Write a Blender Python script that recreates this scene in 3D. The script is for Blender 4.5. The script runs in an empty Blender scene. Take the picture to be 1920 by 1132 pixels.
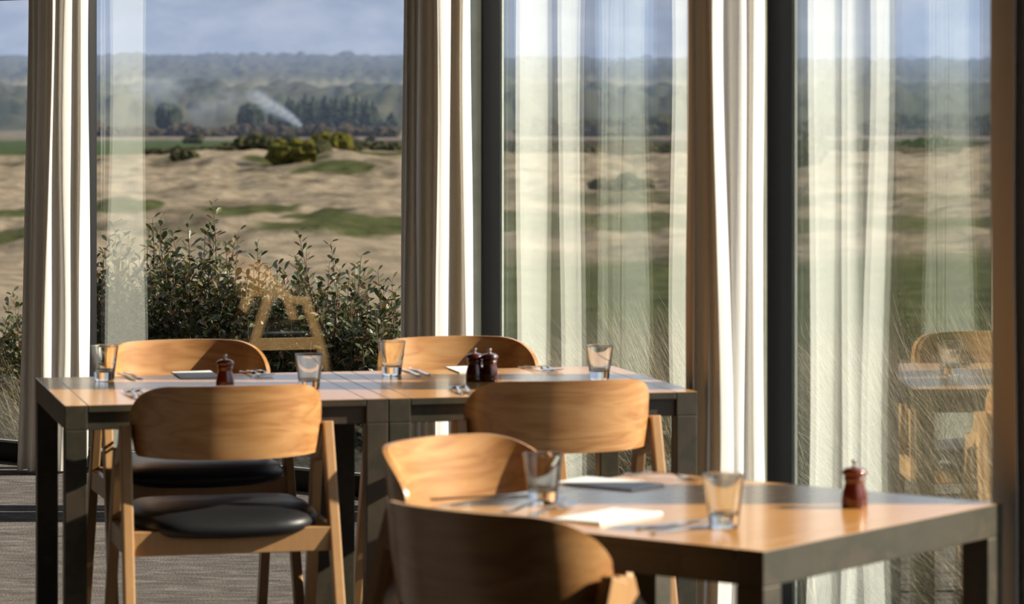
import bpy, bmesh, math, random
import numpy as np
from mathutils import Vector, Matrix, noise

# ------------------------------------------------------------------ camera, sky, sun, exposure
C = bpy.data.collections.new('scene'); bpy.context.scene.collection.children.link(C)
SC = bpy.context.scene
FPX, Y0, HC, ZT = 5965.6, 186.5, 1.463, 0.72
cam = bpy.data.cameras.new('camera'); camo = bpy.data.objects.new('camera', cam); C.objects.link(camo)
camo.location = (0, 0, HC); camo.rotation_euler = (math.pi/2, 0, 0)
cam.sensor_width = 36; cam.lens = 36*FPX/1920; cam.shift_y = -(566-Y0)/1920
cam.clip_start = .1; cam.clip_end = 20000
cam.dof.use_dof = True; cam.dof.focus_distance = 12.5; cam.dof.aperture_fstop = 6.8
SC.camera = camo

world = bpy.data.worlds.new('sky'); SC.world = world; world.use_nodes = True
nt = world.node_tree; nt.nodes.clear()
def N(nt, t, **kw):
    n = nt.nodes.new(t)
    for k, v in kw.items():
        if k in n.inputs: n.inputs[k].default_value = v
        else: setattr(n, k, v)
    return n
tc = N(nt, 'ShaderNodeTexCoord'); sep = N(nt, 'ShaderNodeSeparateXYZ'); nt.links.new(tc.outputs['Generated'], sep.inputs[0])
mp = N(nt, 'ShaderNodeMapping'); mp.inputs['Scale'].default_value = (1, 1, 2.6); nt.links.new(tc.outputs['Generated'], mp.inputs['Vector'])
no = N(nt, 'ShaderNodeTexNoise', Scale=42.0, Detail=5.0, Roughness=.55); nt.links.new(mp.outputs[0], no.inputs['Vector'])
cr = N(nt, 'ShaderNodeValToRGB'); nt.links.new(no.outputs['Fac'], cr.inputs[0])
cr.color_ramp.elements[0].position = .42; cr.color_ramp.elements[0].color = (0, 0, 0, 1)
cr.color_ramp.elements[1].position = .66; cr.color_ramp.elements[1].color = (1, 1, 1, 1)
grad = N(nt, 'ShaderNodeValToRGB'); nt.links.new(sep.outputs['Z'], grad.inputs[0])
e = grad.color_ramp.elements
e[0].position = 0; e[0].color = (.365, .41, .46, 1)
e[1].position = .03; e[1].color = (.30, .34, .41, 1)
k = e.new(.09); k.color = (.46, .53, .66, 1)
k = e.new(.25); k.color = (1.22, 1.30, 1.44, 1)
k = e.new(.6); k.color = (.85, .98, 1.22, 1)
e[-1].position = 1.0; e[-1].color = (.55, .72, 1.05, 1)
mx = N(nt, 'ShaderNodeMix', data_type='RGBA'); nt.links.new(cr.outputs[0], mx.inputs[0])
nt.links.new(grad.outputs[0], mx.inputs[6]); mx.inputs[7].default_value = (.56, .56, .60, 1)
bg = N(nt, 'ShaderNodeBackground', Strength=1.12); nt.links.new(mx.outputs[2], bg.inputs[0])
wo = N(nt, 'ShaderNodeOutputWorld'); nt.links.new(bg.outputs[0], wo.inputs[0])

SUN_EL = math.radians(29.0)
sun = bpy.data.lights.new('sun', 'SUN'); suno = bpy.data.objects.new('sun', sun); C.objects.link(suno)
sun.energy = 12.0; sun.color = (1, .875, .71); sun.angle = math.radians(.55)
suno.rotation_euler = (0, math.pi/2-SUN_EL, 0)

SC.view_settings.view_transform = 'Standard'; SC.view_settings.look = 'None'
SC.view_settings.exposure = 0.13; SC.view_settings.gamma = 1.0; SC.view_settings.use_curve_mapping = False
cy = SC.cycles
cy.max_bounces = 12; cy.diffuse_bounces = 4; cy.glossy_bounces = 5; cy.transmission_bounces = 10
cy.transparent_max_bounces = 32; cy.volume_bounces = 0
cy.caustics_reflective = False; cy.caustics_refractive = False; cy.sample_clamp_indirect = 6
cy.use_denoising = True

# ------------------------------------------------------------------ helpers
FLAT = set()
def tag(o, label=None, cat=None, group=None, kind=None):
    if label: o['label'] = label
    if cat: o['category'] = cat
    if group: o['group'] = group
    if kind: o['kind'] = kind
    return o
def empty(name, loc=(0, 0, 0), rz=0.0):
    o = bpy.data.objects.new(name, None); C.objects.link(o); o.location = loc; o.rotation_euler = (0, 0, rz)
    o.empty_display_size = .1
    return o
def link(name, me, mats, parent=None, loc=None, smooth=True, ang=35):
    if not isinstance(mats, (list, tuple)): mats = [mats]
    if mats[0] in FLAT: smooth = False
    for m in mats: me.materials.append(m)
    if smooth:
        me.polygons.foreach_set('use_smooth', [True]*len(me.polygons))
        me.set_sharp_from_angle(angle=math.radians(ang))
    o = bpy.data.objects.new(name, me); C.objects.link(o)
    if parent: o.parent = parent
    if loc is not None: o.location = loc
    return o
def obj(name, bm, mats, parent=None, loc=None, smooth=True, ang=22, fixn=True):
    if fixn: bmesh.ops.recalc_face_normals(bm, faces=bm.faces)
    me = bpy.data.meshes.new(name); bm.to_mesh(me); bm.free()
    return link(name, me, mats, parent, loc, smooth, ang)
def npmesh(name, V, F, mats, parent=None, smooth=False):
    me = bpy.data.meshes.new(name)
    V = np.asarray(V, dtype=np.float32); F = np.asarray(F, dtype=np.int32)
    nv, nf, k = len(V), len(F), F.shape[1]
    me.vertices.add(nv); me.vertices.foreach_set('co', V.ravel())
    me.loops.add(nf*k); me.loops.foreach_set('vertex_index', F.ravel())
    me.polygons.add(nf); me.polygons.foreach_set('loop_start', np.arange(0, nf*k, k, dtype=np.int32))
    me.polygons.foreach_set('loop_total', np.full(nf, k, dtype=np.int32))
    me.update(); me.validate()
    if smooth: me.polygons.foreach_set('use_smooth', [True]*nf)
    if not isinstance(mats, (list, tuple)): mats = [mats]
    for m in mats: me.materials.append(m)
    o = bpy.data.objects.new(name, me); C.objects.link(o)
    if parent: o.parent = parent
    return o
def box(bm, lo, hi, bevel=0.0, seg=2, M=None):
    vs = [bm.verts.new((x, y, z)) for x in (lo[0], hi[0]) for y in (lo[1], hi[1]) for z in (lo[2], hi[2])]
    fs = [bm.faces.new([vs[i] for i in f]) for f in ((0,1,3,2),(4,6,7,5),(0,4,5,1),(2,3,7,6),(0,2,6,4),(1,5,7,3))]
    if M is not None:
        for v in vs: v.co = M @ v.co
    if bevel:
        es = list({e for f in fs for e in f.edges})
        bmesh.ops.bevel(bm, geom=es, offset=bevel, segments=seg, affect='EDGES', profile=.6)
def beam(bm, p0, p1, w0, d0, w1, d1, up=(0, 1, 0), bevel=.004, cut0=None, cut1=None):
    """tapered rectangular member p0->p1; w along side, d along 'up'"""
    p0, p1 = Vector(p0), Vector(p1); ax = (p1-p0).normalized(); up = Vector(up)
    s = ax.cross(up).normalized(); u = s.cross(ax).normalized()
    vs = []
    for p, w, d, flat in ((p0, w0, d0, cut0), (p1, w1, d1, cut1)):
        for a, b in ((-1,-1),(1,-1),(1,1),(-1,1)):
            q = p+s*(a*w/2)+u*(b*d/2)
            if flat is not None:            # slide along the axis to a horizontal cut
                q = q+ax*((flat-q.z)/ax.z)
            vs.append(bm.verts.new(q))
    fs = [bm.faces.new([vs[i] for i in f]) for f in ((3,2,1,0),(4,5,6,7),(0,1,5,4),(1,2,6,5),(2,3,7,6),(3,0,4,7))]
    if bevel:
        bmesh.ops.bevel(bm, geom=list({e for f in fs for e in f.edges}), offset=bevel, segments=2, affect='EDGES', profile=.6)
def prism(bm, pts, axis, a, b, bevel=0.0):
    """extrude 2-D outline; axis 0: pts are (y,z); axis 2: pts are (x,y)"""
    def mk(p, t): return (t, p[0], p[1]) if axis == 0 else ((p[0], t, p[1]) if axis == 1 else (p[0], p[1], t))
    A = [bm.verts.new(mk(p, a)) for p in pts]; B = [bm.verts.new(mk(p, b)) for p in pts]; n = len(pts)
    fs = [bm.faces.new(A[::-1]), bm.faces.new(B)]
    for i in range(n): fs.append(bm.faces.new((A[i], A[(i+1) % n], B[(i+1) % n], B[i])))
    if bevel:
        es = list({e for f in fs[:2] for e in f.edges})
        bmesh.ops.bevel(bm, geom=es, offset=bevel, segments=2, affect='EDGES', profile=.6)
def lathe(bm, prof, n=40):
    rings = []
    for r, z in prof:
        if r < 1e-6: rings.append([bm.verts.new((0, 0, z))])
        else: rings.append([bm.verts.new((r*math.cos(2*math.pi*i/n), r*math.sin(2*math.pi*i/n), z)) for i in range(n)])
    for A, B in zip(rings, rings[1:]):
        for i in range(n):
            j = (i+1) % n
            if len(A) == 1 and len(B) == 1: continue
            if len(A) == 1: bm.faces.new((A[0], B[j], B[i]))
            elif len(B) == 1: bm.faces.new((A[i], A[j], B[0]))
            else: bm.faces.new((A[i], A[j], B[j], B[i]))
def crom(P, n):
    P = [np.array(p, float) for p in P]; P = [2*P[0]-P[1]]+P+[2*P[-1]-P[-2]]; out = []
    m = len(P)-3
    for i in range(n):
        t = i/(n-1)*m; k = min(int(t), m-1); t -= k
        a, b, c, d = P[k:k+4]
        out.append(.5*((2*b)+(c-a)*t+(2*a-5*b+4*c-d)*t*t+(3*b-a-3*c+d)*t**3))
    return out
def copy_tree(o, parent=None):
    c = o.copy(); C.objects.link(c); c.parent = parent
    for ch in list(o.children): copy_tree(ch, c)
    return c
def tp(x, y, z=ZT):                 # world point on the level z seen at photo position
    d = FPX*(HC-z)/(y-Y0)
    return Vector(((x-960)/FPX*d, d, z))
def dp(x, y, d):                    # world point at distance d
    return Vector(((x-960)/FPX*d, d, HC-(y-Y0)*d/FPX))

# ------------------------------------------------------------------ materials
def mat(name):
    m = bpy.data.materials.new(name); m.use_nodes = True; t = m.node_tree; t.nodes.clear()
    return m, t, N(t, 'ShaderNodeOutputMaterial')
def ramp(t, src, stops):
    r = N(t, 'ShaderNodeValToRGB'); t.links.new(src, r.inputs[0]); e = r.color_ramp.elements
    while len(e) < len(stops): e.new(.5)
    for el, (p, c) in zip(e, stops): el.position = p; el.color = (*c, 1) if len(c) == 3 else c
    return r
def wood(name, stops, scale, rough=.3, bump=.05, coat=0.0, spec=.5, ring=True, crough=.08, rot=(0,0,0)):
    m, t, out = mat(name)
    c = N(t, 'ShaderNodeTexCoord'); mp = N(t, 'ShaderNodeMapping'); mp.inputs['Scale'].default_value = scale
    mp.inputs['Rotation'].default_value = rot
    oi = N(t, 'ShaderNodeObjectInfo'); ad = N(t, 'ShaderNodeVectorMath', operation='MULTIPLY_ADD')
    t.links.new(oi.outputs['Random'], ad.inputs[0]); ad.inputs[1].default_value = (9, 7, 5); t.links.new(c.outputs['Object'], ad.inputs[2])
    t.links.new(ad.outputs[0], mp.inputs['Vector'])
    n1 = N(t, 'ShaderNodeTexNoise', Scale=1.0, Detail=3.0, Distortion=.6); t.links.new(mp.outputs[0], n1.inputs['Vector'])
    if ring:
        w = N(t, 'ShaderNodeMath', operation='MULTIPLY'); t.links.new(n1.outputs['Fac'], w.inputs[0]); w.inputs[1].default_value = 9
        w2 = N(t, 'ShaderNodeMath', operation='PINGPONG'); t.links.new(w.outputs[0], w2.inputs[0]); w2.inputs[1].default_value = 1
        src = w2.outputs[0]
    else: src = n1.outputs['Fac']
    mp2 = N(t, 'ShaderNodeMapping'); mp2.inputs['Scale'].default_value = tuple(s*7 for s in scale); t.links.new(ad.outputs[0], mp2.inputs['Vector'])
    n2 = N(t, 'ShaderNodeTexNoise', Scale=1.0, Detail=4.0); t.links.new(mp2.outputs[0], n2.inputs['Vector'])
    mm = N(t, 'ShaderNodeMix', data_type='FLOAT'); mm.inputs[0].default_value = .45
    t.links.new(src, mm.inputs[2]); t.links.new(n2.outputs['Fac'], mm.inputs[3])
    r = ramp(t, mm.outputs[0], stops)
    b = N(t, 'ShaderNodeBsdfPrincipled', Roughness=rough); t.links.new(r.outputs[0], b.inputs['Base Color'])
    b.inputs['Specular IOR Level'].default_value = spec
    b.inputs['Coat Weight'].default_value = coat; b.inputs['Coat Roughness'].default_value = crough
    bp = N(t, 'ShaderNodeBump', Strength=bump, Distance=.002); t.links.new(n2.outputs['Fac'], bp.inputs['Height']); t.links.new(bp.outputs[0], b.inputs['Normal'])
    t.links.new(b.outputs[0], out.inputs[0]); return m
def plain(name, col, rough=.5, metal=0.0, spec=.5, coat=0.0, nscale=None, ncol=None, bump=0.0, sss=0.0):
    m, t, out = mat(name); b = N(t, 'ShaderNodeBsdfPrincipled', Roughness=rough, Metallic=metal)
    b.inputs['Base Color'].default_value = (*col, 1); b.inputs['Specular IOR Level'].default_value = spec; b.inputs['Coat Weight'].default_value = coat
    c = N(t, 'ShaderNodeTexCoord'); n = N(t, 'ShaderNodeTexNoise', Scale=nscale or 40, Detail=4.0); t.links.new(c.outputs['Object'], n.inputs['Vector'])
    r = ramp(t, n.outputs['Fac'], [(.3, col), (.7, ncol or tuple(v*.86 for v in col))]); t.links.new(r.outputs[0], b.inputs['Base Color'])
    if bump:
        bp = N(t, 'ShaderNodeBump', Strength=bump, Distance=.003); t.links.new(n.outputs['Fac'], bp.inputs['Height']); t.links.new(bp.outputs[0], b.inputs['Normal'])
    t.links.new(b.outputs[0], out.inputs[0]); return m

M_shell = wood('oak_veneer', [(.15, (.355, .160, .054)), (.5, (.46, .228, .084)), (.85, (.52, .285, .115))], (2.2, 6, 16), .34, .03, .25, crough=.2)
M_leg = wood('oak_solid', [(.2, (.36, .19, .075)), (.8, (.48, .275, .12))], (14, 14, 2.5), .42, .05, ring=False)
M_top = wood('lacquered_timber', [(.15, (.48, .215, .056)), (.5, (.58, .275, .078)), (.9, (.66, .345, .11))], (7, 1.1, 7), .21, .0, .22, ring=False)
M_frame = wood('dark_stained_timber', [(.2, (.028, .020, .012)), (.55, (.044, .036, .021)), (.8, (.076, .058, .036))], (16, 5, 16), .5, .08, ring=False)
FLAT.update((M_leg, M_frame))
def wear(m):
    t = m.node_tree; b = [n for n in t.nodes if n.type == 'BSDF_PRINCIPLED'][0]; src = b.inputs['Base Color'].links[0].from_socket
    c = N(t, 'ShaderNodeTexCoord'); n = N(t, 'ShaderNodeTexNoise', Scale=6.5, Detail=5.0, Roughness=.6); t.links.new(c.outputs['Object'], n.inputs['Vector'])
    r = ramp(t, n.outputs['Fac'], [(.40, (.044, .036, .022)), (.47, (.020, .024, .011)), (.53, (.068, .047, .030)), (.66, (.036, .028, .017))])
    x = N(t, 'ShaderNodeMix', data_type='RGBA'); x.inputs[0].default_value = .45; t.links.new(src, x.inputs[6]); t.links.new(r.outputs[0], x.inputs[7]); t.links.new(x.outputs[2], b.inputs['Base Color'])
wear(M_frame)
M_leather = plain('black_leather', (.010, .010, .012), .42, 0, .35, 0, 260, (.016, .016, .018), .12)
M_steel = plain('cutlery_steel', (.62, .62, .64), .16, 1.0, nscale=30, ncol=(.55, .55, .57))
M_chrome = plain('mill_knob_metal', (.75, .74, .72), .12, 1.0)
M_mahog = wood('mahogany_red', [(.2, (.075, .014, .007)), (.8, (.150, .030, .012))], (30, 30, 6), .22, .02, .8, ring=False)
M_mahogd = wood('mahogany_dark', [(.2, (.040, .007, .005)), (.8, (.075, .013, .008))], (30, 30, 6), .22, .02, .8, ring=False)
M_napkin = plain('napkin_white', (.90, .90, .89), .85, nscale=300, bump=.15)
FLAT.add(M_napkin)
M_post = plain('post_olive_paint', (.56, .60, .52), .7, nscale=14, ncol=(.44, .48, .41), bump=.25)
M_alu = plain('frame_dark_aluminium', (.010, .010, .011), .5, .0, spec=.2, nscale=60)
M_seal = plain('glazing_bead_grey', (.30, .32, .31), .4, nscale=60)
M_plaster = plain('plaster_warm_grey', (.20, .185, .165), .9, nscale=6, bump=.05)
M_ceil = plain('ceiling_board', (.16, .145, .125), .9, nscale=4)
M_darkwall = plain('dark_timber_wall', (.035, .027, .021), .7, nscale=9)

# cloth: woven linen, light comes through
def cloth(name, col, tcol, tr):
    m, t, out = mat(name)
    c = N(t, 'ShaderNodeTexCoord')
    mp = N(t, 'ShaderNodeMapping'); mp.inputs['Scale'].default_value = (90, 90, 700); t.links.new(c.outputs['Object'], mp.inputs['Vector'])
    n = N(t, 'ShaderNodeTexNoise', Scale=1.0, Detail=3.0); t.links.new(mp.outputs[0], n.inputs['Vector'])
    mp2 = N(t, 'ShaderNodeMapping'); mp2.inputs['Scale'].default_value = (60, 60, 5); t.links.new(c.outputs['Object'], mp2.inputs['Vector'])
    n2 = N(t, 'ShaderNodeTexNoise', Scale=1.0, Detail=3.0); t.links.new(mp2.outputs[0], n2.inputs['Vector'])
    r = ramp(t, n.outputs['Fac'], [(.3, tuple(v*.9 for v in col)), (.7, col)])
    d = N(t, 'ShaderNodeBsdfDiffuse', Roughness=.6); t.links.new(r.outputs[0], d.inputs[0])
    bp = N(t, 'ShaderNodeBump', Strength=.35, Distance=.006); t.links.new(n2.outputs['Fac'], bp.inputs['Height']); t.links.new(bp.outputs[0], d.inputs['Normal'])
    tl = N(t, 'ShaderNodeBsdfTranslucent'); tl.inputs[0].default_value = (*tcol, 1)
    mx = N(t, 'ShaderNodeMixShader', Fac=tr); t.links.new(d.outputs[0], mx.inputs[1]); t.links.new(tl.outputs[0], mx.inputs[2])
    t.links.new(mx.outputs[0], out.inputs[0]); return m
M_cloth = cloth('linen_curtain', (.86, .84, .80), (.66, .53, .38), .19)

# window glass: clear pane, Fresnel mirror on each of its two faces
def window_glass():
    m, t, out = mat('window_glass')
    g = N(t, 'ShaderNodeNewGeometry'); dt = N(t, 'ShaderNodeVectorMath', operation='DOT_PRODUCT')
    t.links.new(g.outputs['Incoming'], dt.inputs[0]); t.links.new(g.outputs['Normal'], dt.inputs[1])
    ab = N(t, 'ShaderNodeMath', operation='ABSOLUTE'); t.links.new(dt.outputs['Value'], ab.inputs[0])
    om = N(t, 'ShaderNodeMath', operation='SUBTRACT'); om.inputs[0].default_value = 1; t.links.new(ab.outputs[0], om.inputs[1])
    pw = N(t, 'ShaderNodeMath', operation='POWER'); t.links.new(om.outputs[0], pw.inputs[0]); pw.inputs[1].default_value = 5
    ma = N(t, 'ShaderNodeMath', operation='MULTIPLY_ADD'); t.links.new(pw.outputs[0], ma.inputs[0]); ma.inputs[1].default_value = .90; ma.inputs[2].default_value = .095
    tr = N(t, 'ShaderNodeBsdfTransparent'); tr.inputs[0].default_value = (.965, .985, .98, 1)
    gl = N(t, 'ShaderNodeBsdfGlossy', Roughness=0.0); gl.inputs[0].default_value = (.94, 1, .995, 1)
    mx = N(t, 'ShaderNodeMixShader'); t.links.new(ma.outputs[0], mx.inputs[0]); t.links.new(tr.outputs[0], mx.inputs[1]); t.links.new(gl.outputs[0], mx.inputs[2])
    t.links.new(mx.outputs[0], out.inputs[0]); return m
M_pane = window_glass()
def tumbler_glass():
    m, t, out = mat('tumbler_glass'); g = N(t, 'ShaderNodeBsdfGlass', Roughness=0.035, IOR=1.47); g.inputs[0].default_value = (.97, .985, .98, 1)
    t.links.new(g.outputs[0], out.inputs[0]); return m
M_glass = tumbler_glass()

def carpet():
    m, t, out = mat('loop_carpet'); c = N(t, 'ShaderNodeTexCoord')
    n = N(t, 'ShaderNodeTexNoise', Scale=150.0, Detail=3.0, Roughness=.7); t.links.new(c.outputs['Object'], n.inputs['Vector'])
    mp = N(t, 'ShaderNodeMapping'); mp.inputs['Scale'].default_value = (2.2, 7, 1); mp.inputs['Rotation'].default_value = (0, 0, .25); t.links.new(c.outputs['Object'], mp.inputs['Vector'])
    n2 = N(t, 'ShaderNodeTexNoise', Scale=3.0, Detail=4.0, Distortion=1.2); t.links.new(mp.outputs[0], n2.inputs['Vector'])
    mm = N(t, 'ShaderNodeMix', data_type='FLOAT'); mm.inputs[0].default_value = .4; t.links.new(n.outputs['Fac'], mm.inputs[2]); t.links.new(n2.outputs['Fac'], mm.inputs[3])
    r = ramp(t, mm.outputs[0], [(.32, (.034, .031, .030)), (.5, (.135, .122, .116)), (.68, (.31, .285, .27))])
    d = N(t, 'ShaderNodeBsdfDiffuse', Roughness=.8); t.links.new(r.outputs[0], d.inputs[0])
    bp = N(t, 'ShaderNodeBump', Strength=.9, Distance=.008); t.links.new(mm.outputs[0], bp.inputs['Height']); t.links.new(bp.outputs[0], d.inputs['Normal'])
    t.links.new(d.outputs[0], out.inputs[0]); return m
M_carpet = carpet()

def leafmat(name, stops, tr=.25, rough=.45):
    m, t, out = mat(name); g = N(t, 'ShaderNodeNewGeometry')
    r = ramp(t, g.outputs['Random Per Island'], stops)
    b = N(t, 'ShaderNodeBsdfPrincipled', Roughness=rough); t.links.new(r.outputs[0], b.inputs['Base Color'])
    tl = N(t, 'ShaderNodeBsdfTranslucent'); t.links.new(r.outputs[0], tl.inputs[0])
    mx = N(t, 'ShaderNodeMixShader', Fac=tr); t.links.new(b.outputs[0], mx.inputs[1]); t.links.new(tl.outputs[0], mx.inputs[2])
    t.links.new(mx.outputs[0], out.inputs[0]); return m
M_leaf = leafmat('shrub_leaf', [(0, (.032, .045, .014)), (.45, (.062, .075, .026)), (.75, (.115, .108, .036)), (.9, (.15, .115, .038)), (1, (.15, .066, .034))])
M_stem = plain('shrub_stem', (.115, .048, .028), .7, nscale=30)
M_marram = leafmat('marram_blade', [(0, (.06, .05, .026)), (.5, (.17, .135, .075)), (.85, (.52, .43, .28)), (1, (.05, .06, .025))], .3, .6)
def foliage(name, a, b, sc):
    m, t, out = mat(name); c = N(t, 'ShaderNodeTexCoord')
    n = N(t, 'ShaderNodeTexNoise', Scale=sc, Detail=5.0, Roughness=.7); t.links.new(c.outputs['Object'], n.inputs['Vector'])
    r = ramp(t, n.outputs['Fac'], [(.35, a), (.65, b)])
    d = N(t, 'ShaderNodeBsdfDiffuse'); t.links.new(r.outputs[0], d.inputs[0])
    bp = N(t, 'ShaderNodeBump', Strength=1.0, Distance=1.2); t.links.new(n.outputs['Fac'], bp.inputs['Height']); t.links.new(bp.outputs[0], d.inputs['Normal'])
    t.links.new(d.outputs[0], out.inputs[0]); return m
M_scrub = foliage('scrub_dark_foliage', (.022, .024, .014), (.070, .068, .034), .6)
M_brown = foliage('scrub_brown_foliage', (.034, .028, .019), (.080, .062, .040), .6)
M_gorse = foliage('gorse_foliage', (.040, .045, .014), (.115, .098, .020), .9)
M_pine = foliage('pine_foliage', (.014, .020, .014), (.045, .052, .030), .4)
M_bark = plain('far_bark', (.05, .035, .025), .9)

def vcolmat(name, sc, amt, bumpd, lo=.62, hi=1.35, stretch=(1, 1, 1)):
    m, t, out = mat(name); a = N(t, 'ShaderNodeAttribute', attribute_name='cover'); c = N(t, 'ShaderNodeTexCoord')
    mp = N(t, 'ShaderNodeMapping'); mp.inputs['Scale'].default_value = stretch; t.links.new(c.outputs['Object'], mp.inputs['Vector'])
    n = N(t, 'ShaderNodeTexNoise', Scale=sc, Detail=7.0, Roughness=.68); t.links.new(mp.outputs[0], n.inputs['Vector'])
    r = ramp(t, n.outputs['Fac'], [(.3, (lo, lo, lo)), (.7, (hi, hi, hi))])
    x = N(t, 'ShaderNodeMix', data_type='RGBA', blend_type='MULTIPLY'); x.inputs[0].default_value = amt
    t.links.new(a.outputs['Color'], x.inputs[6]); t.links.new(r.outputs[0], x.inputs[7])
    d = N(t, 'ShaderNodeBsdfDiffuse'); t.links.new(x.outputs[2], d.inputs[0])
    bp = N(t, 'ShaderNodeBump', Strength=.8, Distance=bumpd); t.links.new(n.outputs['Fac'], bp.inputs['Height']); t.links.new(bp.outputs[0], d.inputs['Normal'])
    t.links.new(d.outputs[0], out.inputs[0]); return m
M_terrain = vcolmat('dune_grassland', .30, 1.0, 1.1, .48, 1.45)
M_hill = vcolmat('forested_hill', .035, .8, 5.0)

# ------------------------------------------------------------------ window wall geometry
P1 = Vector((-.092, 11.40, 0)); M0 = Vector((-1.685, 12.639, 0)); P2 = Vector((.705, 8.523, 0))
u1 = (P1-M0).normalized(); Mm = M0-u1*2.02
h3 = math.radians(82.65); u3 = Vector((math.cos(h3), -math.sin(h3), 0)); P3 = P2+u3*((P2.y-6.06)/math.sin(h3))
P4 = P3+Vector((.03, -1.35, 0)); P5 = P4+Vector((-.02, -2.4, 0))
LW = Vector((-6.6, (Mm-u1*2.5).y, 0)); t_ = (LW.x-Mm.x)/u1.x; LW = Mm+u1*t_
TRANSOM, HEAD, CEIL = 1.866, 2.50, 2.75
def frameM(a, b):          # local x along the wall, local y pointing out of the room
    x = (b-a).normalized(); y = Vector((-x.y, x.x, 0)); M = Matrix.Identity(4)
    M.col[0][:3] = x; M.col[1][:3] = y; M.col[3][:3] = a
    return M
def window(n, a, b, i0, i1):
    M = frameM(a, b); L = (b-a).length
    w = empty('window_%d' % n); w.matrix_world = M; tag(w, kind='structure')
    bm = bmesh.new()
    wa, wb = (.032 if i0 > .01 else .016), (.032 if i1 > .01 else .016)
    box(bm, (i0, -.035, .0), (i0+wa, .035, HEAD), .003); box(bm, (L-i1-wb, -.035, .0), (L-i1, .035, HEAD), .003)
    box(bm, (i0, -.035, .0), (L-i1, .035, .075), .003); box(bm, (i0, -.035, HEAD-.035), (L-i1, .035, HEAD), .003)
    if n == 1: box(bm, (i0+.03, -.028, TRANSOM), (L-i1-.03, .028, TRANSOM+.05), .003)
    obj('window_frame', bm, M_alu, w)
    bm = bmesh.new()
    box(bm, (i0+.032, -.030, .075), (L-i1-.032, -.013, .085))
    obj('glazing_bead', bm, M_seal, w)
    bm = bmesh.new(); box(bm, (i0+.012, -.004, .072), (L-i1-.012, .004, HEAD-.03)); obj('glass_pane', bm, M_pane, w, smooth=False)
    return w
window(1, Mm, M0, .04, .0); window(2, M0, P1, .0, .05); window(3, P1, P2, .055, .055); window(4, P2, P3, .055, .05); window(5, P3, P4, .05, .05)
def wallseg(name, a, b, z0, z1, m, th=.16):
    M = frameM(a, b); bm = bmesh.new(); box(bm, (-.02, -.08, z0), ((b-a).length+.02, th-.08, z1), M=M)
    return tag(obj(name, bm, m, smooth=False), kind='structure')
wallseg('wall_back_left', LW, Mm, 0, CEIL, M_plaster)
for i, (nm, a, b) in enumerate((('wall_back', Mm, M0), ('wall_back', M0, P1), ('wall_back_right', P1, P2), ('wall_right', P2, P3), ('wall_right', P3, P4))):
    wallseg(nm, a, b, HEAD, CEIL, M_plaster)
R1 = Vector((P5.x, -3, 0)); L1 = Vector((LW.x, -3, 0))
wallseg('wall_right', P4, R1, 0, CEIL, M_darkwall); wallseg('wall_front', R1, L1, 0, CEIL, M_darkwall); wallseg('wall_left', L1, LW, 0, CEIL, M_darkwall)  # right wall: added unseen, solid in place of more windows to cut fill light
poly = [LW, Mm, M0, P1, P2, P3, P4, R1, L1]
bm = bmesh.new(); prism(bm, [(p.x, p.y) for p in poly], 2, -.28, 0.0); tag(obj('floor', bm, M_carpet, smooth=False), kind='structure')
bm = bmesh.new(); prism(bm, [(p.x, p.y) for p in poly], 2, CEIL, CEIL+.15); tag(obj('ceiling', bm, M_ceil, smooth=False), kind='structure')
def post(n, p, ua, ub, w, dep, inw):
    x = (ua+ub).normalized(); y = Vector((-x.y, x.x, 0)); M = Matrix.Identity(4); M.col[0][:3] = x; M.col[1][:3] = y; M.col[3][:3] = p
    bm = bmesh.new(); box(bm, (-w/2, -inw, 0), (w/2, dep, CEIL), .004, M=M)
    return tag(obj('trim_%d' % n, bm, M_post), kind='structure')
u2 = (P2-P1).normalized(); u4 = (P4-P3).normalized()
post(1, P1, u1, u2, .080, .05, .105); post(2, P2, u2, u3, .085, .05, .105); post(3, P3, u3, u4, .095, .05, .06); post(4, P4, u4, u4, .095, .05, .06)

# ------------------------------------------------------------------ curtains
def curtain(cx, cy, plan, label, sx=1., sy=1., seed=0, flare=.12, z0=.012, z1=2.62, lean=0.0):
    n, rows = 150, 46; pl = crom(plan, n); V = []; F = []
    for r in range(rows):
        z = z0+(z1-z0)*r/(rows-1); k = 1-z/z1
        fl = 1+flare*k*k
        for i, p in enumerate(pl):
            t = i/(n-1)
            a = noise.noise((t*9+seed*13, z*.9, seed)); b = noise.noise((t*9+50+seed*7, z*.9, 3+seed)); c2 = noise.noise((t*3, z*.55, 9+seed*3))
            g = .35+.65*k
            V.append((p[0]*sx*fl+(a*.020+c2*.016)*g+lean*k, p[1]*sy*fl+b*.024*g, z))
    for r in range(rows-1):
        for i in range(n-1):
            q = r*n+i; F.append((q, q+1, q+n+1, q+n))
    o = npmesh('curtain', V, F, M_cloth, smooth=True); o.location = (cx, cy, 0)
    return tag(o, label, 'curtain', 'linen curtains gathered at the window posts')
planA = [(-.125, .12), (-.115, -.01), (-.103, -.06), (-.092, .04), (-.078, .05), (-.066, -.085), (-.054, -.06), (-.042, .05), (-.028, .03), (-.010, -.125),
         (.004, -.135), (.022, -.11), (.045, -.05), (.048, .02), (.066, .035), (.080, -.03), (.094, -.068), (.108, -.06), (.120, .0), (.117, .06), (.110, .11)]
planC = [(-.125, .12), (-.121, .0), (-.113, -.06), (-.104, .01), (-.095, .03), (-.086, -.04), (-.074, -.09), (-.066, -.05), (-.058, -.11), (-.046, -.128), (-.024, -.105), (-.004, -.062), (.012, -.066), (.036, -.060),
         (.052, -.012), (.068, -.006), (.090, -.010), (.108, .030), (.122, .075), (.118, .12)]
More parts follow.
